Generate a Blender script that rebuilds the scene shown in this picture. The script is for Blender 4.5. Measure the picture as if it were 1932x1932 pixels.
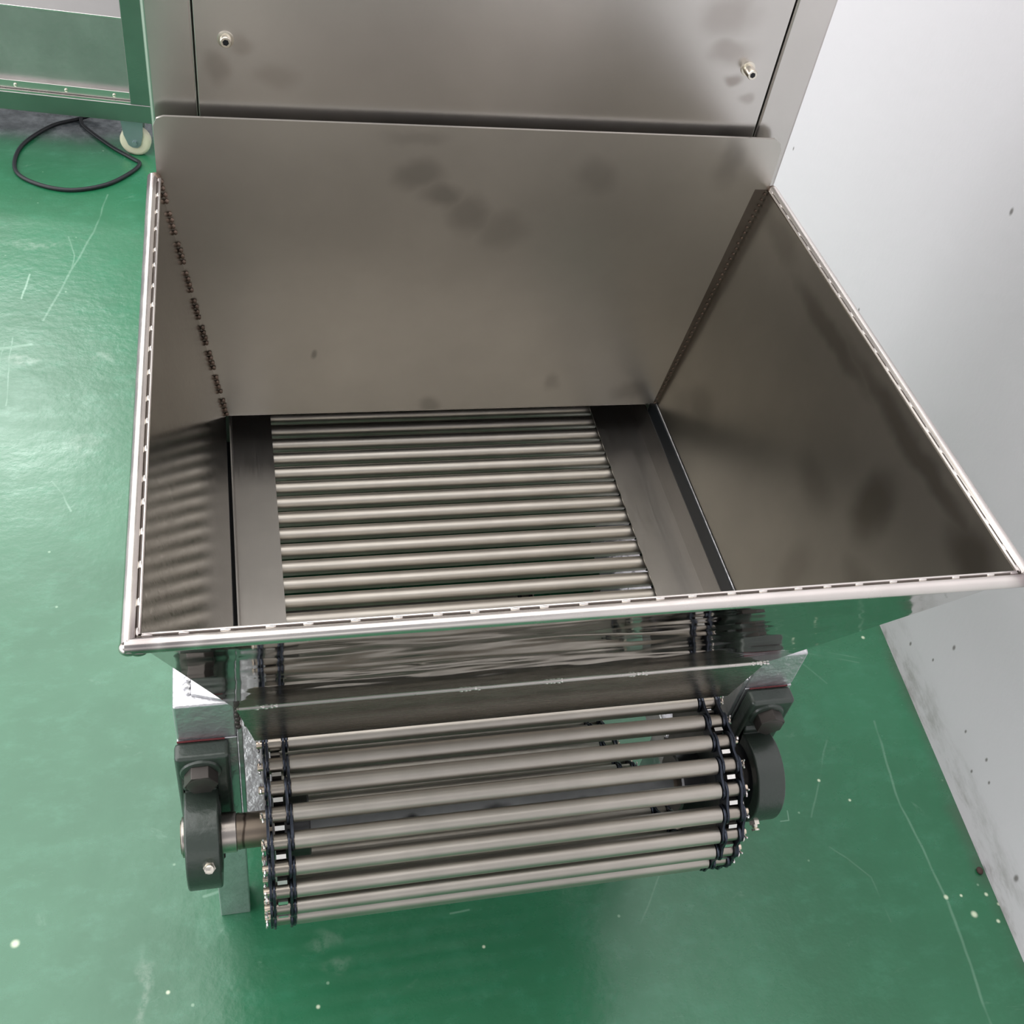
import bpy, bmesh, math, random
from math import sin, cos, tan, pi, radians, hypot, atan2
from mathutils import Vector, Matrix
random.seed(4)
for o in list(bpy.data.objects): bpy.data.objects.remove(o)
S = bpy.context.scene
C = S.collection
Z = 0.6                       # height of the rod belt above the floor; machine coordinates below use z = 0 at the belt

# ------------------------------------------------------------------ camera, world, light, exposure
def cam_rot(a, b, c):
    fw = Vector((sin(a)*cos(b), cos(a)*cos(b), -sin(b))); r = Vector((cos(a), -sin(a), 0)); d = fw.cross(r)
    r2 = r*cos(c)+d*sin(c); d2 = -r*sin(c)+d*cos(c)
    return Matrix((r2, -d2, -fw)).transposed()
cam = bpy.data.cameras.new('camera'); cam.sensor_width = 36; cam.lens = 2098.44*36/1932; cam.clip_start = .02
co = bpy.data.objects.new('camera', cam); C.objects.link(co)
co.matrix_world = Matrix.Translation((0, 0, 1.0+Z)) @ cam_rot(0.3464274, 0.8043798, -0.2039457).to_4x4()
S.camera = co

S.view_settings.view_transform = 'Standard'; S.view_settings.look = 'None'
S.view_settings.gamma = 1; S.view_settings.use_curve_mapping = False
S.view_settings.exposure = 0.09

w = bpy.data.worlds.new('world'); S.world = w; w.use_nodes = True
bg = w.node_tree.nodes['Background']; bg.inputs[0].default_value = (.95, .96, 1, 1); bg.inputs[1].default_value = .45

def area(name, loc, size, power, target, col=(1, 1, 1)):
    l = bpy.data.lights.new(name, 'AREA'); l.shape = 'RECTANGLE'; l.size, l.size_y = size; l.energy = power; l.color = col
    o = bpy.data.objects.new(name, l); C.objects.link(o); o.location = loc
    o.rotation_euler = (Vector(target)-Vector(loc)).to_track_quat('-Z', 'Y').to_euler()
    return o
sky = area('roof_skylight', (-2.0, 2.5, 3.6), (6.2, 5.8), 260, (-2.0, 2.5, 0), (1, .985, .97))
sky.rotation_euler = (0, 0, 0)
area('ceiling_tube_lamp', (-1.42, 5.75, 3.45), (.9, .25), 26, (-.4, 1.7, 0))
area('side_window', (-6.0, -.2, 2.0), (10.0, 3.4), 285, (0, -.2, 1.1), (1, .975, .995))
area('front_fill', (-.8, -5.0, 2.4), (5.0, 2.0), 18, (0, 1.0, .6), (1, .97, .94))  # added fill lamp behind the camera, brightens the housing and front faces

# ------------------------------------------------------------------ node helpers
def mat(name):
    m = bpy.data.materials.new(name); m.use_nodes = True
    nt = m.node_tree; return m, nt, nt.nodes['Principled BSDF']
def N(nt, t, **k):
    n = nt.nodes.new(t)
    for a, v in k.items():
        if a.startswith('i_'): n.inputs[int(a[2:])].default_value = v
        else: setattr(n, a, v)
    return n
def lk(nt, a, b): nt.links.new(a, b)
def coord(nt): return N(nt, 'ShaderNodeTexCoord').outputs['Object']
def mapping(nt, v, scale=(1, 1, 1), rot=(0, 0, 0)):
    m = N(nt, 'ShaderNodeMapping'); m.inputs['Scale'].default_value = scale; m.inputs['Rotation'].default_value = rot
    lk(nt, v, m.inputs[0]); return m.outputs[0]
def noise(nt, v, scale, detail=3, rough=.55):
    n = N(nt, 'ShaderNodeTexNoise'); n.inputs['Scale'].default_value = scale; n.inputs['Detail'].default_value = detail
    n.inputs['Roughness'].default_value = rough; lk(nt, v, n.inputs['Vector']); return n.outputs[0]
def rng(nt, v, a, b, c=0., d=1.):
    m = N(nt, 'ShaderNodeMapRange'); m.interpolation_type = 'SMOOTHSTEP'
    for i, x in enumerate((a, b, c, d)): m.inputs[i+1].default_value = x
    lk(nt, v, m.inputs[0]); return m.outputs[0]
def math_(nt, op, a, b=None):
    m = N(nt, 'ShaderNodeMath', operation=op)
    for i, x in enumerate((a, b)):
        if x is None: continue
        if isinstance(x, (int, float)): m.inputs[i].default_value = x
        else: lk(nt, x, m.inputs[i])
    return m.outputs[0]
def vmath(nt, op, a, b=None):
    m = N(nt, 'ShaderNodeVectorMath', operation=op)
    for i, x in enumerate((a, b)):
        if x is None: continue
        if isinstance(x, (tuple, list, Vector)): m.inputs[i].default_value = tuple(x)
        else: lk(nt, x, m.inputs[i])
    return m
def mix(nt, f, a, b):
    m = N(nt, 'ShaderNodeMix', data_type='RGBA'); 
    if isinstance(f, (int, float)): m.inputs[0].default_value = f
    else: lk(nt, f, m.inputs[0])
    for i, x in ((6, a), (7, b)):
        if isinstance(x, tuple): m.inputs[i].default_value = (*x, 1) if len(x) == 3 else x
        else: lk(nt, x, m.inputs[i])
    return m.outputs[2]
def warp(nt, v, scale, amt):
    n = N(nt, 'ShaderNodeTexNoise'); n.inputs['Scale'].default_value = scale; lk(nt, v, n.inputs['Vector'])
    s = vmath(nt, 'SUBTRACT', n.outputs['Color'], (.5, .5, .5)).outputs[0]
    sc = N(nt, 'ShaderNodeVectorMath', operation='SCALE'); sc.inputs['Scale'].default_value = amt; lk(nt, s, sc.inputs[0])
    return vmath(nt, 'ADD', v, sc.outputs[0]).outputs[0]
def spots(nt, v, lst):
    """soft patches, stains and painted shade, with a shape of their own: (centre, radii, strength)"""
    acc = None
    for c, r, s in lst:
        d = vmath(nt, 'SUBTRACT', v, c).outputs[0]
        d = vmath(nt, 'DIVIDE', d, r).outputs[0]
        L = vmath(nt, 'LENGTH', d).outputs['Value']
        q = rng(nt, L, .25, 1.1, s, 0)
        acc = q if acc is None else math_(nt, 'MAXIMUM', acc, q)
    return acc
def lines(nt, v, segs):
    acc = None
    for a, b, wd, s in segs:
        a, b = Vector((*a, 0)), Vector((*b, 0)); ba = b-a
        pa = vmath(nt, 'SUBTRACT', v, a).outputs[0]
        h = math_(nt, 'DIVIDE', vmath(nt, 'DOT_PRODUCT', pa, tuple(ba)).outputs['Value'], ba.length_squared)
        m = nt.nodes.new('ShaderNodeClamp'); lk(nt, h, m.inputs[0])
        sc = N(nt, 'ShaderNodeVectorMath', operation='SCALE'); sc.inputs[0].default_value = tuple(ba); lk(nt, m.outputs[0], sc.inputs['Scale'])
        L = vmath(nt, 'LENGTH', vmath(nt, 'SUBTRACT', pa, sc.outputs[0]).outputs[0]).outputs['Value']
        q = rng(nt, L, wd*.1, wd*.55, s*.6, 0)
        acc = q if acc is None else math_(nt, 'MAXIMUM', acc, q)
    return acc
def bump(nt, bsdf, h, strength, dist=.001):
    b = N(nt, 'ShaderNodeBump'); b.inputs['Strength'].default_value = strength; b.inputs['Distance'].default_value = dist
    lk(nt, h, b.inputs['Height']); lk(nt, b.outputs[0], bsdf.inputs['Normal'])

def metal(name, col, rough, stretch=None, bumpamt=0., stain_shade=None, stain_shade_col=(.10, .085, .07), var=.08, metallic=1., rvar=.06, bscale=900, warpamt=.03):
    m, nt, b = mat(name)
    v = coord(nt)
    n1 = noise(nt, v, 9, 4)
    base = mix(nt, rng(nt, n1, .3, .7), tuple(c*(1-var) for c in col), tuple(min(1, c*(1+var)) for c in col))
    if stain_shade:
        vw = warp(nt, v, 22, warpamt)
        f = spots(nt, vw, stain_shade)
        base = mix(nt, f, base, stain_shade_col)
    lk(nt, base, b.inputs['Base Color'])
    b.inputs['Metallic'].default_value = metallic
    n2 = noise(nt, mapping(nt, v, stretch) if stretch else v, bscale if stretch else 40, 2)
    if rvar > .02: lk(nt, rng(nt, n2, .2, .8, max(.02, rough-rvar), rough+rvar), b.inputs['Roughness'])
    else: b.inputs['Roughness'].default_value = rough
    if bumpamt and stretch: bump(nt, b, n2, bumpamt)
    return m
def plain(name, col, rough=.5, metallic=0., spec=.5, bumps=None, coat=0):
    m, nt, b = mat(name)
    v = coord(nt); n1 = noise(nt, v, 30, 3)
    lk(nt, mix(nt, n1, tuple(c*.85 for c in col), tuple(min(1, c*1.15) for c in col)), b.inputs['Base Color'])
    b.inputs['Roughness'].default_value = rough; b.inputs['Metallic'].default_value = metallic
    b.inputs['Specular IOR Level'].default_value = spec; b.inputs['Coat Weight'].default_value = coat
    if bumps: bump(nt, b, noise(nt, v, bumps[0], 3), bumps[1], bumps[2])
    return m

# ------------------------------------------------------------------ materials
def zz(x, y, z): return (x, y, z+Z)
M = {}
M['back'] = metal('brushed_steel_back', (.63, .605, .56), .33, None, 0, rvar=.015, var=.04, stain_shade=[
    (zz(.1935, 1.02, .397), (.032, .05, .022), .55), (zz(.218, 1.02, .373), (.03, .05, .02), .6), (zz(.248, 1.02, .352), (.032, .05, .03), .5),
    (zz(.29, 1.02, .335), (.04, .05, .03), .35), (zz(.387, 1.02, .402), (.03, .05, .025), .35), (zz(.0944, 1.02, .1656), (.005, .05, .007), .8),
    (zz(.232, 1.02, .083), (.018, .05, .02), .55), (zz(.384, 1.02, .113), (.014, .05, .02), .4), (zz(.53, 1.02, .425), (.02, .05, .04), .45),
    (zz(.19, 1.02, .44), (.04, .05, .012), .3), (zz(.49, 1.02, .10), (.03, .05, .02), .4)], stain_shade_col=(.30, .285, .26))
M['side'] = metal('brushed_steel_side', (.46, .44, .40), .28, None, 0, var=.05, stain_shade=[
    (zz(.575, .62, .30), (.03, .035, .05), .75), (zz(.57, .57, .24), (.03, .05, .02), .35), (zz(.56, .70, .25), (.05, .05, .03), .35),
    (zz(.545, .93, .15), (.03, .04, .03), .3), (zz(.555, .65, .17), (.04, .03, .05), .35), (zz(.59, .50, .36), (.04, .05, .03), .8),
    (zz(.585, .80, .36), (.03, .12, .014), .6), (zz(.59, .62, .37), (.03, .2, .014), .7), (zz(.585, .95, .37), (.03, .06, .02), .4),
    (zz(-.066, .5, .37), (.03, .05, .03), .5)], stain_shade_col=(.20, .18, .155), warpamt=.02, rvar=.02)
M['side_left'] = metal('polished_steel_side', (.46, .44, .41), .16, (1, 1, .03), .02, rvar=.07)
M['mirror'] = metal('bright_rolled_steel', (.66, .65, .62), .055, None, 0, rvar=.03, var=.03)
def wavy(m, s, amt, d):
    nt = m.node_tree; b = nt.nodes['Principled BSDF']; bump(nt, b, noise(nt, mapping(nt, coord(nt), s), 1, 1), amt, d)
wavy(M['mirror'], (9, 9, 22), .35, .004)
M['lip'] = metal('brushed_steel_lip', (.42, .40, .37), .27, (.02, 1, 1), .03)
M['steel'] = metal('brushed_steel', (.55, .53, .50), .28, (.02, 1, 1), .03)
M['guard'] = metal('guard_steel', (.44, .42, .395), .36, (1, .02, 1), .02)
M['rim'] = metal('rim_tube_steel', (.72, .68, .64), .24, None, 0, [
    (zz(-.071, .457, .39), (.02, .02, .02), .55), (zz(-.045, .457, .39), (.018, .02, .02), .45), (zz(-.02, .455, .386), (.012, .02, .02), .3),
    (zz(.59, .457, .39), (.012, .02, .02), .6), (zz(-.066, 1.01, .39), (.02, .03, .03), .6)], stain_shade_col=(.10, .06, .07))
M['weld'] = metal('weld_bead', (.20, .15, .12), .5, None, 0, var=.3)
M['tack'] = metal('weld_tack', (.75, .71, .68), .3)
M['gap'] = plain('dark_joint', (.10, .08, .07), .7)
M['rod'] = metal('rod_steel', (.50, .465, .415), .44, (.02, 1, 1), .04, var=.10)
M['roller'] = metal('roller_steel', (.40, .36, .31), .33)
M['chain'] = metal('blackened_chain_steel', (.045, .052, .068), .30, var=.2, metallic=.85)
M['pin'] = metal('chain_pin_steel', (.75, .64, .52), .3, var=.2)
M['cotter'] = metal('cotter_steel', (.85, .80, .78), .3)
M['sprocket'] = metal('sprocket_steel', (.16, .16, .165), .35, var=.3)
M['tooth'] = metal('machined_tooth', (.85, .84, .80), .3)
M['shaft'] = metal('rusty_shaft', (.30, .245, .195), .38, None, 0, [
    (zz(.20+.06*i, .5623-.0185, -.08-.004*(i % 2)), (.02, .012, .012), .85) for i in range(5)] + [(zz(-.019, .5623, -.0893), (.0022, .05, .05), .9)],
    stain_shade_col=(.05, .035, .028), var=.15)
M['ring'] = metal('bearing_ring_steel', (.52, .47, .43), .30)
M['cast'] = plain('dark_green_cast_iron', (.036, .050, .040), .36, .0, .6, (160, .25, .002), coat=.2)
M['bolt'] = plain('black_oxide_bolt', (.075, .066, .060), .42, .5)
M['silver'] = plain('silver_hammered_paint', (.68, .68, .70), .36, .85, .5, (70, .5, .004))
M['frame'] = M['silver']
M['red'] = plain('red_sealing_line', (.12, .012, .015), .5)
M['nipple'] = metal('zinc_nipple', (.85, .80, .70), .22)
M['black'] = plain('dark_channel', (.012, .013, .016), .35, .3)
M['cab'] = metal('housing_steel', (.70, .67, .64), .26, None, 0, rvar=.02, var=.04, stain_shade=[
    (zz(.02, 1.035, .52), (.012, .05, .012), .3), (zz(.505, 1.035, .535), (.03, .05, .02), .45), (zz(.49, 1.035, .57), (.04, .05, .03), .4),  # patches up-left of the right screw paint its dark reflection into the steel
    (zz(.513, 1.035, .507), (.014, .05, .008), .6), (zz(.537, 1.035, .488), (.011, .05, .009), .4), (zz(-.005, 1.035, .50), (.014, .05, .02), .35),
    (zz(.05, 1.035, .49), (.03, .05, .015), .25)], stain_shade_col=(.30, .25, .22))
M['cart'] = metal('cart_steel', (.36, .36, .35), .2, (.02, 1, 1), .02)
M['cart_panel'] = metal('cart_panel_steel', (.46, .45, .44), .42, (.02, 1, 1), .02)
M['nylon'] = plain('cream_nylon', (.72, .70, .52), .45)
M['zinc'] = plain('zinc_plate', (.33, .42, .43), .35, .7)
M['rubber'] = plain('black_cable_rubber', (.010, .013, .016), .42)
M['pebble'] = plain('brown_pebble', (.06, .03, .025), .7)

# floor -------------------------------------------------
def floor_mat():
    m, nt, b = mat('green_epoxy_floor'); v = coord(nt)
    n1 = noise(nt, v, 1.7, 4, .6); n2 = noise(nt, mapping(nt, v, (1, 1.7, 1)), 16, 6, .72); n3 = noise(nt, v, 130, 2)
    base = mix(nt, rng(nt, n1, .3, .72), (.010, .130, .052), (.026, .190, .088))
    base = mix(nt, rng(nt, n2, .45, .80, 0, .45), base, (.06, .27, .155))
    base = mix(nt, rng(nt, n3, .62, .8, 0, .25), base, (.008, .10, .04))
    # pale scuffs
    vw = warp(nt, v, 7, .12)
    sc = noise(nt, mapping(nt, vw, (1, 2.6, 1), (0, 0, .4)), 9, 6, .75)
    base = mix(nt, rng(nt, sc, .62, .74, 0, .30), base, (.22, .40, .29))
    # specks of dropped paint
    vo = N(nt, 'ShaderNodeTexVoronoi'); vo.inputs['Scale'].default_value = 16; lk(nt, v, vo.inputs['Vector'])
    base = mix(nt, rng(nt, vo.outputs['Distance'], .02, .05, .55, 0), base, (.35, .55, .38))
    pat = spots(nt, warp(nt, v, 20, .05), [((-.30, 1.69, 0), (.05, .035, 1), .2), ((-.43, 1.95, 0), (.05, .02, 1), .4),
        ((-.44, 2.36, 0), (.09, .02, 1), .3), ((-.27, 1.95, 0), (.03, .02, 1), .25), ((-.165, .52, 0), (.012, .05, 1), .35), ((-.16, .60, 0), (.01, .08, 1), .3), ((.08, .64, 0), (.03, .014, 1), .25), ((.10, .60, 0), (.03, .02, 1), .2)])
    base = mix(nt, math_(nt, 'MULTIPLY', pat, rng(nt, noise(nt, v, 60, 4, .7), .35, .65)), base, (.38, .48, .40))
    sl = lines(nt, warp(nt, v, 9, .012), [((1.082, .90), (1.057, .735), .006, .35), ((1.057, .735), (1.062, .566), .006, .35), ((1.062, .566), (1.038, .38), .007, .35),
        ((.977, .874), (.89, .736), .004, .25), ((-.440, 2.248), (-.449, 2.156), .006, .8), ((-.285, 2.583), (-.313, 2.413), .006, .3), ((-.313, 2.413), (-.35, 2.269), .007, .4), ((-.35, 2.269), (-.397, 2.078), .007, .4),
        ((-.367, 2.397), (-.35, 2.324), .005, .35), ((-.35, 2.324), (-.35, 2.269), .005, .35), ((-.477, 1.985), (-.416, 1.998), .012, .4), ((-.456, 2.022), (-.449, 1.805), .004, .4), ((-.349, 1.587), (-.324, 1.548), .005, .5), ((-.324, 1.548), (-.308, 1.506), .005, .5), ((.836, .733), (.85, .733), .003, .6), ((.85, .733), (.853, .75), .003, .6),
        ((.915, 1.092), (1.106, 1.025), .004, .22), ((.27, .658), (.298, .658), .004, .5), ((.611, .68), (.524, .558), .004, .2), ((1.053, 1.055), (1.178, 1.012), .004, .25),
        ((.985, 1.049), (1.024, .986), .004, .22), ((-.47, 2.0), (-.47, 1.86), .004, .25),
        ((.90, .68), (.95, .62), .004, .22), ((.95, .62), (.95, .55), .004, .2), ((-.08, .73), (-.055, .735), .006, .4)])
    base = mix(nt, sl, base, (.40, .62, .48))
    dt = spots(nt, v, [((x, y, 0), (.0045*k, .0045*k, 1), .9) for x, y, k in ((1.061, .573, 1.1), (1.095, .54, 1.5), (1.132, .568, .9), (1.145, .55, .8), (1.13, .524, .9), (1.088, .572, .7), (1.14, 1.08, 1), (.068, .551, .8), (-.332, .696, 1.6), (.93, .798, .8), (.97, .756, .7), (-.13, .60, .8), (.31, .60, .7))])
    base = mix(nt, dt, base, (.75, .85, .62))
    # bare grey concrete beyond the painted edge under the cart
    sx = N(nt, 'ShaderNodeSeparateXYZ'); lk(nt, warp(nt, v, 9, .07), sx.inputs[0])
    e = math_(nt, 'SUBTRACT', sx.outputs[1], math_(nt, 'MULTIPLY', sx.outputs[0], -.05))
    g = rng(nt, e, 2.80, 2.88)
    gn = noise(nt, v, 25, 5, .7)
    base = mix(nt, g, base, mix(nt, rng(nt, gn, .35, .75), (.10, .12, .13), (.40, .44, .46)))
    # dirt along the wall base
    wx = math_(nt, 'SUBTRACT', sx.outputs[0], math_(nt, 'MULTIPLY', sx.outputs[1], .075))
    base = mix(nt, rng(nt, wx, 1.075, 1.118, 0, .55), base, (.06, .075, .05))
    lk(nt, base, b.inputs['Base Color'])
    lk(nt, rng(nt, math_(nt, 'ADD', n1, math_(nt, 'MULTIPLY', n2, .5)), .5, 1.1, .34, .20), b.inputs['Roughness'])
    b.inputs['Specular IOR Level'].default_value = .95
    hb = math_(nt, 'ADD', noise(nt, v, 60, 3), math_(nt, 'MULTIPLY', noise(nt, v, 6, 2), 3))
    bump(nt, b, hb, .25, .002)
    return m
M['floor'] = floor_mat()
def wall_mat():
    m, nt, b = mat('white_wall_paint'); v = coord(nt)
    n = noise(nt, v, 3, 3)
    base = mix(nt, n, (.74, .70, .735), (.77, .73, .765))
    sx = N(nt, 'ShaderNodeSeparateXYZ'); lk(nt, warp(nt, v, 14, .06), sx.inputs[0])
    dn = noise(nt, mapping(nt, v, (1, .35, 1)), 26, 5, .7)
    low = rng(nt, sx.outputs[2], .0, .11, 1, 0)
    base = mix(nt, math_(nt, 'MULTIPLY', low, rng(nt, dn, .42, .72, .12, .75)), base, (.27, .25, .23))
    mk = spots(nt, v, [(c, (.05, .004*k, .006*k), .8) for c, k in (((1.265, 2.143, .422), 1), ((1.205, 1.342, .766), 1.4), ((1.226, 1.624, .36), 1), ((1.18, 1.013, .066), 1), ((1.174, .926, .174), 1.2),
        ((1.175, .948, .107), .8), ((1.164, .802, .107), .8), ((1.16, .737, .126), .9), ((1.157, .706, .107), .8), ((1.16, .744, .077), .8), ((1.146, .561, .069), 1.6))])
    base = mix(nt, mk, base, (.12, .10, .09))
    lk(nt, base, b.inputs['Base Color']); b.inputs['Roughness'].default_value = .6
    bump(nt, b, math_(nt, 'ADD', noise(nt, v, 40, 3), math_(nt, 'MULTIPLY', noise(nt, v, 5, 2), 2)), .2, .003)
    return m
M['wall'] = wall_mat()

# ------------------------------------------------------------------ mesh helpers (machine coordinates, z = 0 at the belt)
def bx(bm, x0, x1, y0, y1, z0, z1):
    vs = [bm.verts.new((x, y, z)) for x in (x0, x1) for y in (y0, y1) for z in (z0, z1)]
    for f in ((0, 1, 3, 2), (4, 6, 7, 5), (0, 4, 5, 1), (2, 3, 7, 6), (0, 2, 6, 4), (1, 5, 7, 3)): bm.faces.new([vs[i] for i in f])
def frame_of(d):
    d = Vector(d).normalized(); u = d.orthogonal().normalized(); return d, u, d.cross(u)
def cyl(bm, p0, p1, r, seg=20, r1=None, smooth=True, rot=0., caps=True):
    p0, p1 = Vector(p0), Vector(p1); d, u, v = frame_of(p1-p0); r1 = r if r1 is None else r1
    R = [[bm.verts.new(p+(u*cos(a)+v*sin(a))*rr) for a in [rot+2*pi*i/seg for i in range(seg)]] for p, rr in ((p0, r), (p1, r1))]
    for i in range(seg):
        f = bm.faces.new((R[0][i], R[0][(i+1) % seg], R[1][(i+1) % seg], R[1][i])); f.smooth = smooth
    if caps: bm.faces.new(R[0][::-1]); bm.faces.new(R[1])
def lathe(bm, p, axis, prof, seg=32):
    """prof: (distance along axis, radius)"""
    p = Vector(p); d, u, v = frame_of(axis); rings = []
    for t, r in prof: rings.append([bm.verts.new(p+d*t+(u*cos(2*pi*i/seg)+v*sin(2*pi*i/seg))*r) for i in range(seg)])
    for a, b in zip(rings, rings[1:]):
        for i in range(seg): bm.faces.new((a[i], a[(i+1) % seg], b[(i+1) % seg], b[i])).smooth = True
    bm.faces.new(rings[0][::-1]); bm.faces.new(rings[-1])
def path(bm, pts, r, seg=8, closed=False):
    pts = [Vector(p) for p in pts]; n = len(pts); rings = []; up = None
    for i, p in enumerate(pts):
        a = pts[(i-1) % n] if (closed or i) else p; b = pts[(i+1) % n] if (closed or i < n-1) else p
        d = (b-a).normalized()
        u = d.orthogonal().normalized() if up is None else (up-d*up.dot(d)).normalized()
        up = u; v = d.cross(u); rings.append([bm.verts.new(p+(u*cos(2*pi*k/seg)+v*sin(2*pi*k/seg))*r) for k in range(seg)])
    for i in range(n if closed else n-1):
        a, b = rings[i], rings[(i+1) % n]
        for k in range(seg): bm.faces.new((a[k], a[(k+1) % seg], b[(k+1) % seg], b[k])).smooth = True
    if not closed: bm.faces.new(rings[0][::-1]); bm.faces.new(rings[-1])
def prism(bm, poly, ax, a0, a1, smooth=False):
    """poly in the two other axes (in xyz order), extruded along axis ax"""
    def P(q, t):
        c = list(q); c.insert(ax, t); return c
    A = [bm.verts.new(P(q, a0)) for q in poly]; B = [bm.verts.new(P(q, a1)) for q in poly]; n = len(poly)
    for i in range(n): bm.faces.new((A[i], A[(i+1) % n], B[(i+1) % n], B[i])).smooth = smooth
    bm.faces.new(A[::-1]); bm.faces.new(B)
def sheet(bm, pts, t, mi_in=0, mi_out=0):
    """thick plate from a planar polygon; the listed face gets material mi_in, offset face mi_out"""
    pts = [Vector(p) for p in pts]; n = (pts[1]-pts[0]).cross(pts[2]-pts[1]).normalized()
    A = [bm.verts.new(p) for p in pts]; B = [bm.verts.new(p-n*t) for p in pts]; k = len(pts)
    f = bm.faces.new(A); f.material_index = mi_in
    f = bm.faces.new(B[::-1]); f.material_index = mi_out
    for i in range(k):
        f = bm.faces.new((A[i], B[i], B[(i+1) % k], A[(i+1) % k])); f.material_index = mi_in
def panel(bm, a, b, c, d, t, n=8):
    """thick four-cornered sheet on a bilinear surface: a-b-c-d, face towards the viewer gets material 0, back face 1"""
    a, b, c, d = map(Vector, (a, b, c, d)); nn = ((b-a).cross(c-b)+(d-c).cross(a-d)).normalized()
    G = [[a.lerp(b, i/n).lerp(d.lerp(c, i/n), j/n) for i in range(n+1)] for j in range(n+1)]
    F = [[bm.verts.new(p) for p in row] for row in G]; K = [[bm.verts.new(p-nn*t) for p in row] for row in G]
    for j in range(n):
        for i in range(n):
            bm.faces.new((F[j][i], F[j][i+1], F[j+1][i+1], F[j+1][i]))
            f = bm.faces.new((K[j][i], K[j+1][i], K[j+1][i+1], K[j][i+1])); f.material_index = 1
    for i in range(n):
        bm.faces.new((F[0][i], K[0][i], K[0][i+1], F[0][i+1])); bm.faces.new((F[n][i], F[n][i+1], K[n][i+1], K[n][i]))
        bm.faces.new((F[i][0], F[i+1][0], K[i+1][0], K[i][0])); bm.faces.new((F[i][n], K[i][n], K[i+1][n], F[i+1][n]))
def blob(bm, c, r, s=(1, 1, 1), sub=1):
    ret = bmesh.ops.create_icosphere(bm, subdivisions=sub, radius=r, matrix=Matrix.Translation(c) @ Matrix.Diagonal((*s, 1)))
    for v in ret['verts']:
        for f in v.link_faces: f.smooth = True
def new(): return bmesh.new()
def finish(name, bm, m, recalc=True):
    if recalc: bmesh.ops.recalc_face_normals(bm, faces=bm.faces)
    me = bpy.data.meshes.new(name); bm.to_mesh(me); bm.free(); me.set_sharp_from_angle(angle=radians(42))
    for k in (m if isinstance(m, (list, tuple)) else [m]): me.materials.append(k)
    return me
def obj(name, bm, m, parent=None, loc=None, bevel=0, seg=2, label=None):
    """mesh in machine coordinates lifted by Z; loc given = mesh is local and stands at loc"""
    if loc is None:
        bmesh.ops.translate(bm, verts=bm.verts, vec=(0, 0, Z)); loc = (0, 0, 0)
    else: loc = (loc[0], loc[1], loc[2]+Z)
    me = finish(name, bm, m)
    return inst(name, me, parent, loc, bevel=bevel, seg=seg, label=label)
WL = {}
def inst(name, me, parent, loc, rx=0., bevel=0, seg=2, label=None):
    o = bpy.data.objects.new(name, me); C.objects.link(o)
    if parent:
        o.parent = parent; o.location = Vector(loc)-WL[parent.name]; WL[o.name] = Vector(loc)
    else: o.location = loc; WL[o.name] = Vector(loc)
    if rx: o.rotation_euler = (rx, 0, 0)
    if bevel:
        b = o.modifiers.new('bevel', 'BEVEL'); b.width = bevel; b.segments = seg; b.limit_method = 'ANGLE'; b.angle_limit = radians(35); b.harden_normals = True
    if label: o['label'] = label
    return o
def thing(name, label, cat, loc, group=None):
    o = bpy.data.objects.new(name, None); C.objects.link(o); o.empty_display_size = .05
    o.location = loc; WL[o.name] = Vector(loc); o['label'] = label; o['category'] = cat
    if group: o['group'] = group
    return o
def struct(o): o['kind'] = 'structure'; return o
def lerp(a, b, t): return tuple(p+(q-p)*t for p, q in zip(a, b))

# ------------------------------------------------------------------ setting
bm = new(); bmesh.ops.create_grid(bm, x_segments=1, y_segments=1, size=7); bmesh.ops.translate(bm, verts=bm.verts, vec=(0, 3, -Z))
fl = struct(obj('floor', bm, M['floor'])); fl['label'] = 'glossy scuffed green epoxy floor'
wx = lambda y: 1.1395+(y-.47)*.075
bm = new(); prism(bm, [(wx(-3), -3), (wx(9), 9), (wx(9)+.15, 9), (wx(-3)+.15, -3)], 2, -Z, 3.2-Z)
o = struct(obj('wall_right', bm, M['wall'])); o['label'] = 'plain white painted wall with dirty foot'

# ------------------------------------------------------------------ frame
XC = .2575
PITCH = .0254; NT = 22; R0 = PITCH/(2*sin(pi/NT)); YT = .5623; Y0 = 1.0899; ZC = -R0
t = thing('machine_frame', 'silver painted steel frame with beams and legs carrying the hopper', 'machine frame', (XC, .8, 0))
BL = (-.0735, -.0155); BR = (.5325, .5895)
for x0, x1 in (BL, BR):
    bm = new(); bx(bm, x0, x1, .6115, 1.033, .0135, .0735); obj('side_beam', bm, M['silver'], t, bevel=.003)
    left = x0 < 0
    xi = x1 if left else x0; s = 1 if left else -1
    bm = new(); bx(bm, x0, x1-.0003, .611, .621, -.200, .0132); obj('end_plate', bm, M['silver'], t, bevel=.001)
    bm = new(); bx(bm, xi+s*.0006, xi+s*.0050, .612, .634, -.147, .030); obj('cheek_plate', bm, M['silver'], t, bevel=.0006)
    bm = new(); bx(bm, *((x0, .010) if left else (.5045, x1)), .6215, 1.033, -.222, -.172); obj('lower_beam', bm, M['silver'], t, bevel=.003)
    bm = new(); bx(bm, xi+s*.0004, xi+s*.0016, .624, 1.03, .036, .0733); obj('seal_shade_strip', bm, M['rubber'], t)
    lx = (-.0575, -.0165) if left else (.5335, .5745)
    for ly in (.697, .97):
        bm = new(); bx(bm, lx[0], lx[1], ly, ly+.041, -.6, -.222); obj('leg', bm, M['silver'], t, bevel=.002)
bm = new(); prism(bm, [(-.056, .6235), (-.022, .6125), (-.0158, .6125), (-.0158, .80), (-.056, .80)], 2, .0735, .0768)
obj('mounting_plate', bm, M['silver'], t, bevel=.0008)
bm = new()
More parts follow.
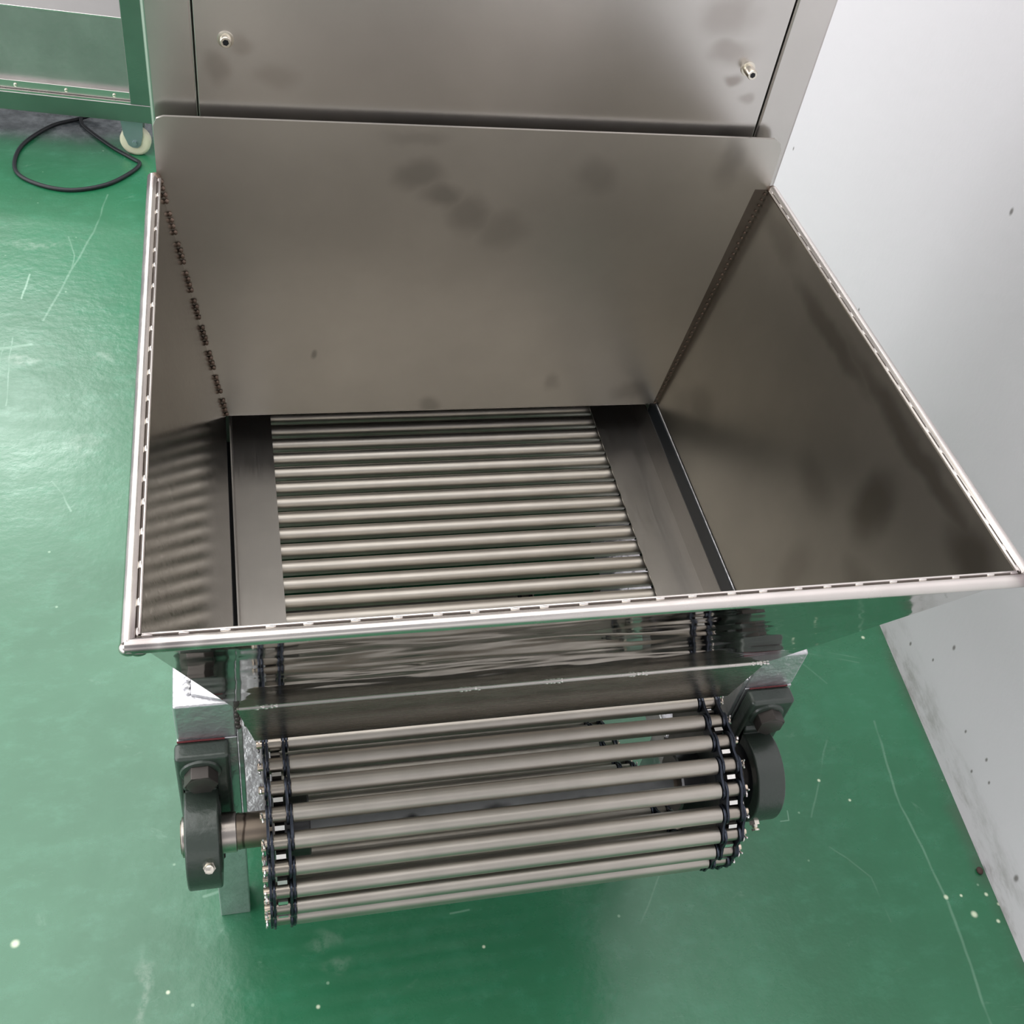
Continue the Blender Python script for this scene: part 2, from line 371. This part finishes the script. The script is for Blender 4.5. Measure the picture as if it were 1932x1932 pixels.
for p, r in (((-.0585, .6275, .0745), .0035), ((-.060, .634, .0745), .0045), ((-.059, .642, .0745), .004), ((-.0585, .648, .0745), .003)): blob(bm, p, r, (1, 1, .7), 2)
o = obj('weld_bead', bm, M['silver'], t); o['kind'] = 'stuff'
bm = new()
for i in range(6): blob(bm, (-.0148+.0008*(i % 2), .6115, .066-.007*i), .003, (1, .8, 1.3), 2)
o = obj('weld_bead', bm, M['bolt'], t); o['kind'] = 'stuff'

bm = new(); bx(bm, -.0149, -.0104, .613, 1.03, .0135, .018); obj('seal_shade_strip', bm, M['rubber'], t)  # black strip added so the left gap reads as deep shade
# ------------------------------------------------------------------ guards beside the rods
for s, xi, xo in ((1, .0410, -.0085), (-1, .4690, .5300)):
    g = new()
    prof = [(xi, .0128), (xo+s*.001, .0128), (xo, .0140), (xo-s*.0015*(1 if s > 0 else 1), .050), (xo+s*.0000, .050), (xo+s*.0016, .0146), (xi, .0146)]
    prism(g, prof, 1, .622, 1.10)
    o = obj('guard_plate', g, M['guard'])
    o['label'] = ('narrow steel guard strip covering the left chain inside the hopper' if s > 0 else 'wider folded steel guard strip covering the right chain inside the hopper')
    o['category'] = 'guard plate'; o['group'] = 'guard strips over the conveyor chains'

# ------------------------------------------------------------------ hopper
h = thing('feed_hopper', 'open stainless steel feed hopper flaring above the rod conveyor', 'hopper', (XC, .8, Z+.07))
ZB, ZR = .0738, .39
LBr, LBf, LTr, LTf = (-.0135, 1.02, ZB), (-.0145, .606, ZB), (-.064, 1.02, ZR), (-.071, .457, ZR)
RBr, RBf, RTr, RTf = (.534, 1.02, ZB), (.534, .606, ZB), (.588, 1.02, ZR), (.5935, .457, ZR)
bm = new()
sheet(bm, [(-.0135, 1.018, ZB), (.534, 1.018, ZB), (.588, 1.018, .39), (.5885, 1.018, .400), (.5870, 1.018, .438), (.5835, 1.018, .4455), (.576, 1.018, .4505), (-.054, 1.018, .4535), (-.0605, 1.018, .451), (-.0640, 1.018, .443), (-.0650, 1.018, .39)], .003)
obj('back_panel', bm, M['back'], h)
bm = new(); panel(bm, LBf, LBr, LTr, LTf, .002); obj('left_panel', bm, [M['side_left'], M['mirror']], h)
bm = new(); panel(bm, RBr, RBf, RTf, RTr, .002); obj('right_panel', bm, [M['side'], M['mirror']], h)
bm = new(); panel(bm, RBf, LBf, LTf, RTf, .002); fp = obj('front_panel', bm, [M['side'], M['mirror']], h)
bm = new()
sheet(bm, [(-.0145, .6045, ZB+.0005), (.533, .6045, ZB+.0005), (.507, .6045, .017), (.001, .6045, .017)], .0022)
obj('front_lip', bm, M['lip'], h, label='plain flat lip below the crease')
bm = new(); cyl(bm, (-.012, .6035, ZB-.0003), (.530, .6035, ZB-.0003), .0014, 8); obj('crease', bm, M['tack'], h)
bm = new()
for x in (.2124, .39, .528, .013, .30):
    for k in range(-2, 3): blob(bm, (x+k*.0042+random.uniform(-.001, .001), .6030, ZB-.001+random.uniform(-.001, .001)), .0022, (1.3, .7, .9), 1)
o = obj('weld_bead', bm, M['tack'], h); o['kind'] = 'stuff'
# rim tubes
rr = .0054
def rimline(a, b, name):
    bm = new(); cyl(bm, a, b, rr, 20); return obj(name, bm, M['rim'], h)
off = .0045
A = (-.0640-off, 1.016, ZR); B = (-.071-off, .457-off, ZR); Cc = (.5935+off, .457-off, ZR); D = (.588+off, 1.016, ZR)
rimline(A, B, 'rim_tube'); rimline((B[0]-.002, B[1], ZR), (Cc[0]+.002, Cc[1], ZR), 'rim_tube'); rimline(Cc, D, 'rim_tube')
bm = new(); blob(bm, (B[0], B[1], ZR-.0016), rr*1.08, (1.1, 1.02, .85), 3); blob(bm, (B[0]+.006, B[1]-.002, ZR-.003), rr*.85, (1.3, .8, .8), 3)
obj('corner_weld', bm, M['rim'], h)
bm = new(); blob(bm, (Cc[0]+.001, Cc[1]-.001, ZR-.001), rr*1.15, (1.2, .9, .8), 3); blob(bm, (Cc[0]-.001, Cc[1]+.003, ZR+.002), rr*.8, (1, 1, .8), 3)
obj('corner_weld', bm, M['tack'], h)
bm = new(); blob(bm, (A[0]+.002, A[1]-.001, ZR), rr*1.1, (1.0, 1.2, .9), 3); obj('corner_weld', bm, M['weld'], h); bm = new(); blob(bm, (D[0], D[1], ZR), rr*1.05, (1.0, 1.2, .9), 3)
obj('corner_weld', bm, M['weld'], h)
# dark joint between tube and plate, broken by tack welds
def joint(a, b, n, inward):
    a, b, inward = Vector(a), Vector(b), Vector(inward); 
    bm = new(); path(bm, [a, b], .0007, 6); obj('rim_joint', bm, M['gap'], h)
    bm = new(); o_ = inward*.0013-Vector((0, 0, .0002)); path(bm, [a+o_, b+o_], .0011, 8); obj('rim_edge', bm, M['rim'], h)
    bm = new(); d = (b-a).normalized()
    for i in range(n+1):
        p = a.lerp(b, min(.995, max(.005, (i+random.uniform(-.12, .12))/n)))
        M_ = Matrix.Translation(p) @ d.to_track_quat('X', 'Z').to_matrix().to_4x4() @ Matrix.Diagonal((1.9, .62, .5, 1))
        ret = bmesh.ops.create_icosphere(bm, subdivisions=2, radius=.0022, matrix=M_)
        for v in ret['verts']:
            for f in v.link_faces: f.smooth = True
    o = obj('tack_weld', bm, M['rim'], h); o['kind'] = 'stuff'
zj = ZR+.0030
joint((LTr[0]+.0012, 1.01, zj), (LTf[0]+.0012, LTf[1]+.002, zj), 19, (1, 0, 0))
joint((LTf[0]+.004, LTf[1]+.0010, zj), (RTf[0]-.004, RTf[1]+.0010, zj), 24, (0, 1, 0))
joint((RTf[0]-.0012, RTf[1]+.003, zj), (RTr[0]-.0012, 1.01, zj), 20, (-1, 0, 0))
# corner weld stitches between back and side panels
for a, b, sx in ((LTr, LBr, 1), (RTr, RBr, -1)):
    bm = new(); n = 44
    for i in range(n):
        if sx > 0 and i % 5 == 4: continue
        p = lerp(a, b, (i+.7)/n)
        blob(bm, (p[0]+sx*(.0018 if sx > 0 else .003)+random.uniform(-.0005, .0005), 1.0165, p[2]), .0026 if sx > 0 else .0016, (1, .7, 1.15), 1)
    o = obj('weld_seam', bm, M['weld'], h); o['kind'] = 'stuff'
# thin strip of browner steel over the back panel along its right corner
bm = new()
sheet(bm, [lerp(RBr, RBr, 0), (RBr[0], 1.0175, RBr[2]), (RTr[0], 1.0175, RTr[2]), (RTr[0]-.016, 1.0175, RTr[2]), (RBr[0]-.005, 1.0175, RBr[2])][1:], .0006)
obj('corner_strip', bm, M['gap2'] if 'gap2' in M else metal('brown_strip_steel', (.20, .175, .15), .4), h)

# ------------------------------------------------------------------ rod belt with its chains
belt = thing('rod_conveyor_belt', 'conveyor belt of steel rods between two black roller chains', 'conveyor belt', (XC, YT, Z))
KA, WR = -6, 2*pi/NT
AL = radians(140)
YL, ZL = YT-R0*sin(AL), -R0+R0*cos(AL)
def slack():
    """pins of the slack return run, one pitch apart along a sagging curve"""
    out = []; y = YL; z = ZL; acc = 0
    f = lambda q: ZL-tan(pi-AL)*(q-YL)+.38*(q-YL)**2
    tab = []; 
    while y < 1.40:
        y2 = y+.0005; z2 = f(y2); acc += hypot(y2-y, z2-z); y, z = y2, z2; tab.append((acc, y, z))
    return tab
TAB = slack()
def pinpos(k):
    s = Y0-PITCH*k
    if s >= YT: return s, 0., 0.
    a = (YT-s)/PITCH*WR
    if a <= AL: return YT-R0*sin(a), -R0+R0*cos(a), a
    d = (a-AL)/WR*PITCH
    for q in TAB:
        if q[0] >= d: return q[1], q[2], AL
    return TAB[-1][1], TAB[-1][2], AL
KB = KA
while not (KB > 31 and pinpos(KB)[0] > 1.20): KB += 1
def plate_mesh(name, hh, th):
    bm = new(); poly = []; e = PITCH/2; n = 7
    for i in range(n): a = -pi/2+pi*i/(n-1); poly.append((e+hh*cos(a)*1.0, hh*sin(a)))
    poly.append((e*.55, hh*.86)); poly.append((0, hh*.72)); poly.append((-e*.55, hh*.86))
    for i in range(n): a = pi/2+pi*i/(n-1); poly.append((-e+hh*cos(a), hh*sin(a)))
    poly.append((-e*.55, -hh*.86)); poly.append((0, -hh*.72)); poly.append((e*.55, -hh*.86))
    prism(bm, poly, 0, -th/2, th/2)
    bmesh.ops.bevel(bm, geom=[e_ for e_ in bm.edges if abs(e_.verts[0].co.x-e_.verts[1].co.x) < 1e-6], offset=.0004, segments=1, affect='EDGES')
    return finish(name, bm, M['chain'])
outer_me = plate_mesh('link_plate', .0102, .0026); inner_me = plate_mesh('inner_link_plate', .0112, .0026)
bm = new(); cyl(bm, (.0340, 0, 0), (.4755, 0, 0), .0089, 28); bmesh.ops.translate(bm, verts=bm.verts, vec=(-XC, 0, 0)); rod_me = finish('rod', bm, M['rod'])
bm = new(); cyl(bm, (-.0063, 0, 0), (.0063, 0, 0), .0079, 20); roller_me = finish('roller', bm, M['roller'])
bm = new(); cyl(bm, (-.0180, 0, 0), (.0135, 0, 0), .0038, 12); pin_me = finish('pin', bm, M['pin'])
def cot():
    bm = new(); r = .00105
    for s, e in ((1, .0035), (-1, .0055)):
        path(bm, [(0, s*.0008, -.0055), (0, s*.0008, .0045), (-.0004*s, s*e*.55, .0075), (-.0008*s, s*e, .0085)], r, 5)
    path(bm, [(0, .0018*cos(a), -.0070+.0018*sin(a)) for a in [2*pi*i/8 for i in range(8)]], r, 5, True)
    return finish('cotter_pin', bm, M['cotter'])
cot_me = cot()
XL = [.0202, .4890]            # chain centre lines
for k in range(KA, KB+1):
    y, z, a = pinpos(k)
    rx = a                      # rotation about x: belt direction -y turns down
    inst('rod', rod_me, belt, (XC-.0005, y, z+Z), rx)
    for ci, xc in enumerate(XL):
        s = 1 if ci == 0 else -1
        inst('roller', roller_me, belt, (xc, y, z+Z), rx)
        p = bpy.data.objects.new('pin', pin_me); C.objects.link(p); p.parent = belt
        p.location = Vector((xc, y, z+Z))-WL[belt.name]; p.rotation_euler = (rx, 0, 0); p.scale = (s, 1, 1)
        c = bpy.data.objects.new('cotter_pin', cot_me); C.objects.link(c); c.parent = p
        c.location = (-.0158, 0, 0); c.rotation_euler = (random.uniform(-.6, .6)+(pi if k % 3 == 0 else 0), 0, 0)
    if k < KB:
        y2, z2, a2 = pinpos(k+1)
        ang = atan2(z2-z, y2-y); my, mz = (y+y2)/2, (z+z2)/2
        for ci, xc in enumerate(XL):
            outer = (k % 2 == 0)
            for sd in (-1, 1):
                inst('link_plate' if outer else 'inner_link_plate', outer_me if outer else inner_me, belt,
                     (xc+sd*(.0113 if outer else .0082), my, mz+Z), ang)

# ------------------------------------------------------------------ shaft with two sprockets
sh = thing('drive_shaft', 'rust brown steel shaft with two toothed sprockets inside the rod belt', 'shaft', (XC, YT, Z+ZC))
bm = new(); cyl(bm, (-.060, YT, ZC), (.575, YT, ZC), .0182, 32); obj('shaft', bm, M['shaft'], sh)
bm = new(); cyl(bm, (-.0205, YT, ZC), (-.0180, YT, ZC), .0187, 32); obj('snap_ring', bm, M['shaft'], sh)
M['tube'] = metal('greasy_grey_shaft', (.30, .31, .31), .42, None, 0, [(zz(.16+.045*i, .5623-.017, -.078-.005*(i % 2)), (.013+.004*(i % 3), .010, .007), .9) for i in range(6)], stain_shade_col=(.02, .018, .018), var=.25, warpamt=.03)
bm = new(); cyl(bm, (.047, YT, ZC), (.452, YT, ZC), .0195, 32); obj('sleeve', bm, M['tube'], sh)
a0 = (YT-(Y0-PITCH*21))/PITCH*WR
def sprocket(xa, xb):
    bm = new(); poly = []; mats = []
    rv = .0083
    for i in range(NT):
        ac = a0+i*WR
        # valley arc round the roller centre, then tooth tip
        for q in (-70, -35, 0, 35, 70):
            th = radians(q); u = R0-rv*cos(th); v = rv*sin(th)
            rr_, aa = hypot(u, v), ac+atan2(v, u); poly.append((YT-rr_*sin(aa), ZC+rr_*cos(aa)))
        for off_, rt in ((-.0022, .0052), (.0022, .0052)):
            rt_ = R0+rt; aa = ac+WR/2+off_/rt_; poly.append((YT-rt_*sin(aa), ZC+rt_*cos(aa)))
    prism(bm, poly, 0, xa, xb)
    bm.normal_update()
    for f in bm.faces:
        c = f.calc_center_median()
        if len(f.verts) == 4 and hypot(c.y-YT, c.z-ZC) > R0+.0045: f.material_index = 1
    o = obj('sprocket', bm, [M['sprocket'], M['tooth']], sh)
    bm = new(); mid = (xa+xb)/2; s = 1 if mid < XC else -1
    lathe(bm, (mid, YT, ZC), (s, 0, 0), [(-.006, .034), (.030, .034), (.032, .032)] if True else [], 32)
    hub = obj('hub', bm, M['sprocket'], o if False else sh)
sprocket(.0155, .0247); sprocket(.4843, .4935)

# ------------------------------------------------------------------ bearing blocks
def block(left):
    s = 1 if left else -1
    cx = -.0540 if left else .5545; cb = -.0500 if left else .5600
    t = thing('bearing_block', ('left pillow block bearing of dark green cast iron bolted to the beam end' if left else 'right pillow block bearing of dark green cast iron beside the white wall'),
              'bearing', (cx, .611, Z+ZC), 'pillow block bearings at the two beam ends')
    w2 = .0262
    bm = new(); bx(bm, cb-w2, cb+w2, .5895, .6108, ZC-.104, ZC+.104)
    obj('base', bm, M['cast'], t, bevel=.005, seg=3)
    # ring body blending to the base
    R = .0535; poly = []
    poly += [(.5905, ZC+.062), (.585, ZC+.0555)]
    for i in range(25):
        a = radians(62)+radians(236)*i/24; poly.append((YT+R*cos(a), ZC+R*sin(a)))
    poly += [(.585, ZC-.0555), (.5905, ZC-.062)]
    bm = new(); prism(bm, poly, 0, cx-.0168, cx+.0168, True); 
    obj('ring_body', bm, M['cast'], t, bevel=.0035, seg=3)
    bm = new(); xr = cx-s*.0175
    lathe(bm, (cx-s*.0162, YT, ZC), (-s, 0, 0), [(0, .040), (.0015, .038), (.002, .030)], 36)
    lathe(bm, (cx+s*.0162, YT, ZC), (s, 0, 0), [(0, .040), (.0015, .038), (.002, .030)], 36)
    o = obj('seal', bm, M['black'] if not left else M['cast'], t); o['kind'] = 'stuff'
    bm = new(); cyl(bm, (cx-s*.0215, YT, ZC), (cx+s*.0325, YT, ZC), .0205, 32)
    obj('inner_ring', bm, M['ring'], t, bevel=.001)
    bm = new(); cyl(bm, (cx-s*.0225, YT, ZC), (cx-s*.0213, YT, ZC), .017, 28); obj('bore_edge', bm, M['shaft'], t)
    for zs in (1, -1):
        zb = ZC+zs*.0795
        bm = new(); cb2 = (cx+cb)/2; lathe(bm, (cb2, .5898, zb), (0, -1, 0), [(0, .0205), (.0025, .0195), (.003, .018)], 28); obj('bolt_boss', bm, M['cast'], t)
        bm = new(); cyl(bm, (cb2, .5870, zb), (cb2, .5735, zb), .0165, 6, smooth=False, rot=.3 if left else .75)
        lathe(bm, (cb2, .5740, zb), (0, -1, 0), [(0, .0145), (.0012, .0125)], 24)
        obj('hex_bolt', bm, M['bolt'], t, bevel=.0008)
    a = radians(200); p = Vector((cx+s*.009, YT+R*cos(a), ZC+R*sin(a))); d = Vector((0, cos(a), sin(a)))
    if left: p = Vector((-.0482, YT-R*cos(radians(27)), ZC+R*sin(radians(27)))); d = Vector((0, -.62, .78)).normalized()
    bm = new(); cyl(bm, p-d*.002, p+d*.004, .0062, 6, smooth=False); lathe(bm, p+d*.004, d, [(0, .0036), (.003, .003), (.0045, .0046), (.0065, .0044), (.0075, .0018)], 16)
    obj('grease_nipple', bm, M['nipple'], t)
    bm = new(); path(bm, [(cb-w2+.003, .6095, ZC+.1046), (cb, .6095, ZC+.1049), (cb+w2-.004, .6095, ZC+.1046)], .0010, 6)
    obj('sealing_line', bm, M['red'], t, label='thin dark red line along the top of the base')
block(True); block(False)

# ------------------------------------------------------------------ elevator housing
hs = thing('elevator_housing', 'tall stainless steel housing standing behind the feed hopper', 'machine housing', (.269, 1.25, 0))
X0, X1, YF = -.0660, .6040, 1.035
for nm, x0, x1 in (('corner_post', X0, -.0211), ('corner_post', .5590, X1)):
    bm = new(); bx(bm, x0, x1, YF, YF+.05, -.6, 1.35); obj(nm, bm, M['cab'], hs, bevel=.004, seg=4)
bm = new(); bx(bm, -.0209, .5565, YF-.0015, YF+.0, .058, 1.34); fpn = obj('front_cover', bm, M['cab'], hs, bevel=.0004)
bm = new(); bx(bm, .5560, .5600, YF+.010, YF+.012, .058, 1.34); obj('shadow_gap', bm, M['black'], hs)
for x0, x1 in ((X0+.001, X0+.003), (X1-.003, X1-.001)):
    bm = new(); bx(bm, x0, x1, YF+.049, 1.50, -.6, 1.35); obj('side_panel', bm, M['cab'], hs)
bm = new(); bx(bm, X0, X1, 1.50, 1.503, -.6, 1.35); obj('rear_panel', bm, M['cab'], hs)
bm = new(); bx(bm, X0, X1, YF, 1.503, 1.35, 1.353); obj('top_panel', bm, M['cab'], hs)
for x, z, prot in ((.0064, .523, .006), (.5275, .5195, .014), (.0064, 1.2, .006), (.5275, 1.2, .006)):
    bm = new(); y = YF-.0015
    lathe(bm, (x, y, z), (0, -1, 0), [(0, .0075), (.0012, .0075), (.0013, .0068)], 24)
    lathe(bm, (x, y-.001, z), (0, -1, 0), [(0, .0052), (prot-.001, .0052), (prot, .0046), (prot, .0034)], 24)
    obj('screw', bm, M['nipple'], fpn)
    bm = new(); cyl(bm, (x, y-prot+.0002, z), (x, y-prot-.0012, z), .0030, 6, smooth=False); obj('screw_socket', bm, M['black'], fpn)

# ------------------------------------------------------------------ cart in the background
ct = thing('steel_cart', 'low stainless steel cart on cream casters at the back left', 'cart', (-.22, 2.77, 0))
ang = atan2(-.051, .341); P0 = Vector((-.196, 2.746, 0)); ux = Vector((cos(ang), sin(ang), 0)); uy = Vector((-sin(ang), cos(ang), 0))
def cbox(name, x0, x1, y0, y1, z0, z1, m, bev=0., parent=ct):
    bm = new(); bx(bm, x0, x1, y0, y1, z0, z1)
    bmesh.ops.transform(bm, matrix=Matrix(((ux.x, uy.x, 0, P0.x), (ux.y, uy.y, 0, P0.y), (0, 0, 1, 0), (0, 0, 0, 1))), verts=bm.verts)
    return obj(name, bm, m, parent, bevel=bev)
cbox('lower_rail', -1.2, .03, 0, .04, -.495, -.447, M['cart'], .002)
cbox('post', -.026, .030, .0, .04, -.447, .35, M['cart'], .002)
cbox('lower_rail', -1.2, .03, .52, .56, -.495, -.447, M['cart'], .002)
cbox('lower_rail', -.01, .03, .04, .52, -.495, -.447, M['cart'], .002)
cbox('bead', -1.2, -.026, .002, .008, -.4468, -.4425, M['rim'])
fr = cbox('front_panel', -1.2, -.026, .022, .026, -.447, -.243, M['cart_panel'])
cbox('panel_flange', -1.2, -.026, .010, .022, -.4425, -.4210, M['cab'], .001)
cbox('shelf', -1.2, -.026, .020, .52, -.243, -.239, M['cab'], .001)
for x in (-.065, -.18, -.30):
    bm = new(); p = P0+ux*x+uy*.0098; lathe(bm, (p.x, p.y, -.432), tuple(-uy), [(0, .0045), (.002, .004), (.003, .0015)], 12)
    obj('screw', bm, M['nipple'], fr)
def caster(px, py, name='caster'):
    cp = Vector((px, py, -.6+.039))
    bm = new(); lathe(bm, cp-Vector((.014, 0, 0)), (1, 0, 0), [(0, .030), (.002, .037), (.006, .039), (.022, .039), (.026, .037), (.028, .030)], 36)
    wo = obj('wheel', bm, M['nylon'], ct)
    ax = Vector((0, 1, 0))
    return wo
def caster2(q, rz):
    """wheel seen from its side: axle along the cart's depth"""
    cp = Vector((q.x, q.y, -.6+.0385)); ay = Vector((sin(rz), -cos(rz), 0)); ax_ = Vector((cos(rz), sin(rz), 0))
    bm = new(); lathe(bm, cp-ay*.013, tuple(ay), [(0, .0300), (.002, .0365), (.005, .0385), (.021, .0385), (.024, .0365), (.026, .0300)], 40)
    wo = obj('wheel', bm, M['nylon'], ct)
    bm = new()
    for s in (1, -1):
        o_ = cp+ay*(.0155*s)
        pts = [o_+ax_*(.026*1)+Vector((0, 0, .062)), o_+ax_*(-.030)+Vector((0, 0, .062)), o_+ax_*(-.026)+Vector((0, 0, .02)), o_+ax_*(-.016)+Vector((0, 0, -.008)), o_+ax_*(-.006)+Vector((0, 0, -.014)),
               o_+ax_*(.006)+Vector((0, 0, -.014)), o_+ax_*(.015)+Vector((0, 0, -.006)), o_+ax_*(.022)+Vector((0, 0, .02))]
        A_ = [bm.verts.new(p-ay*.001) for p in pts]; B_ = [bm.verts.new(p+ay*.001) for p in pts]; n = len(pts)
        bm.faces.new(A_); bm.faces.new(B_[::-1])
        for i in range(n): bm.faces.new((A_[i], A_[(i+1) % n], B_[(i+1) % n], B_[i]))
    c0 = cp+Vector((0, 0, .062)); 
    bmesh.ops.create_cube(bm, size=1, matrix=Matrix.Translation(c0+Vector((0, 0, .0015))) @ Matrix.Rotation(rz, 4, 'Z') @ Matrix.Diagonal((.058, .034, .003, 1)))
    obj('fork', bm, M['zinc'], ct, bevel=.0006)
    bm = new(); cyl(bm, cp+ay*.0165, cp+ay*.0215, .0065, 6, smooth=False); cyl(bm, cp-ay*.0165, cp-ay*.0215, .0065, 6, smooth=False); obj('axle_nut', bm, M['zinc'], ct)
q = P0+ux*(-.030)+uy*.035
for qq in (P0+ux*(-.030)+uy*.033, P0+ux*(-1.1)+uy*.033, P0+ux*(-.030)+uy*.52):
    caster2(qq, ang)

# cable loop on the floor
cp_ = [(-.30, 3.02, .05), (-.325, 2.96, .02), (-.372, 2.942, .006), (-.436, 2.904, .0052), (-.494, 2.819, .0052), (-.513, 2.74, .0052), (-.502, 2.665, .0052), (-.447, 2.614, .0052), (-.372, 2.592, .0052), (-.292, 2.619, .0052), (-.236, 2.676, .0052), (-.213, 2.722, .0052), (-.232, 2.748, .0052), (-.280, 2.798, .0052), (-.336, 2.871, .0052), (-.365, 2.920, .006), (-.362, 2.955, .016), (-.34, 3.0, .06)]
pts = []
for i in range(len(cp_)-1):
    P = [Vector(cp_[max(0, min(len(cp_)-1, i+j))]) for j in (-1, 0, 1, 2)]
    for k in range(6):
        u = k/6; pts.append(.5*((2*P[1])+(P[2]-P[0])*u+(2*P[0]-5*P[1]+4*P[2]-P[3])*u*u+(3*P[1]-P[0]-3*P[2]+P[3])*u**3))
bm = new(); path(bm, [(p.x, p.y, p.z-Z) for p in pts], .0050, 10)
o = obj('power_cable', bm, M['rubber']); o['label'] = 'black cable looped on the green floor beside the caster'; o['category'] = 'cable'

bm = new(); blob(bm, (1.139, .606, -Z+.0035), .0055, (1, 1.2, .7), 2)
o = obj('pebble', bm, M['pebble']); o['label'] = 'tiny dark brown pebble at the foot of the white wall'; o['category'] = 'pebble'
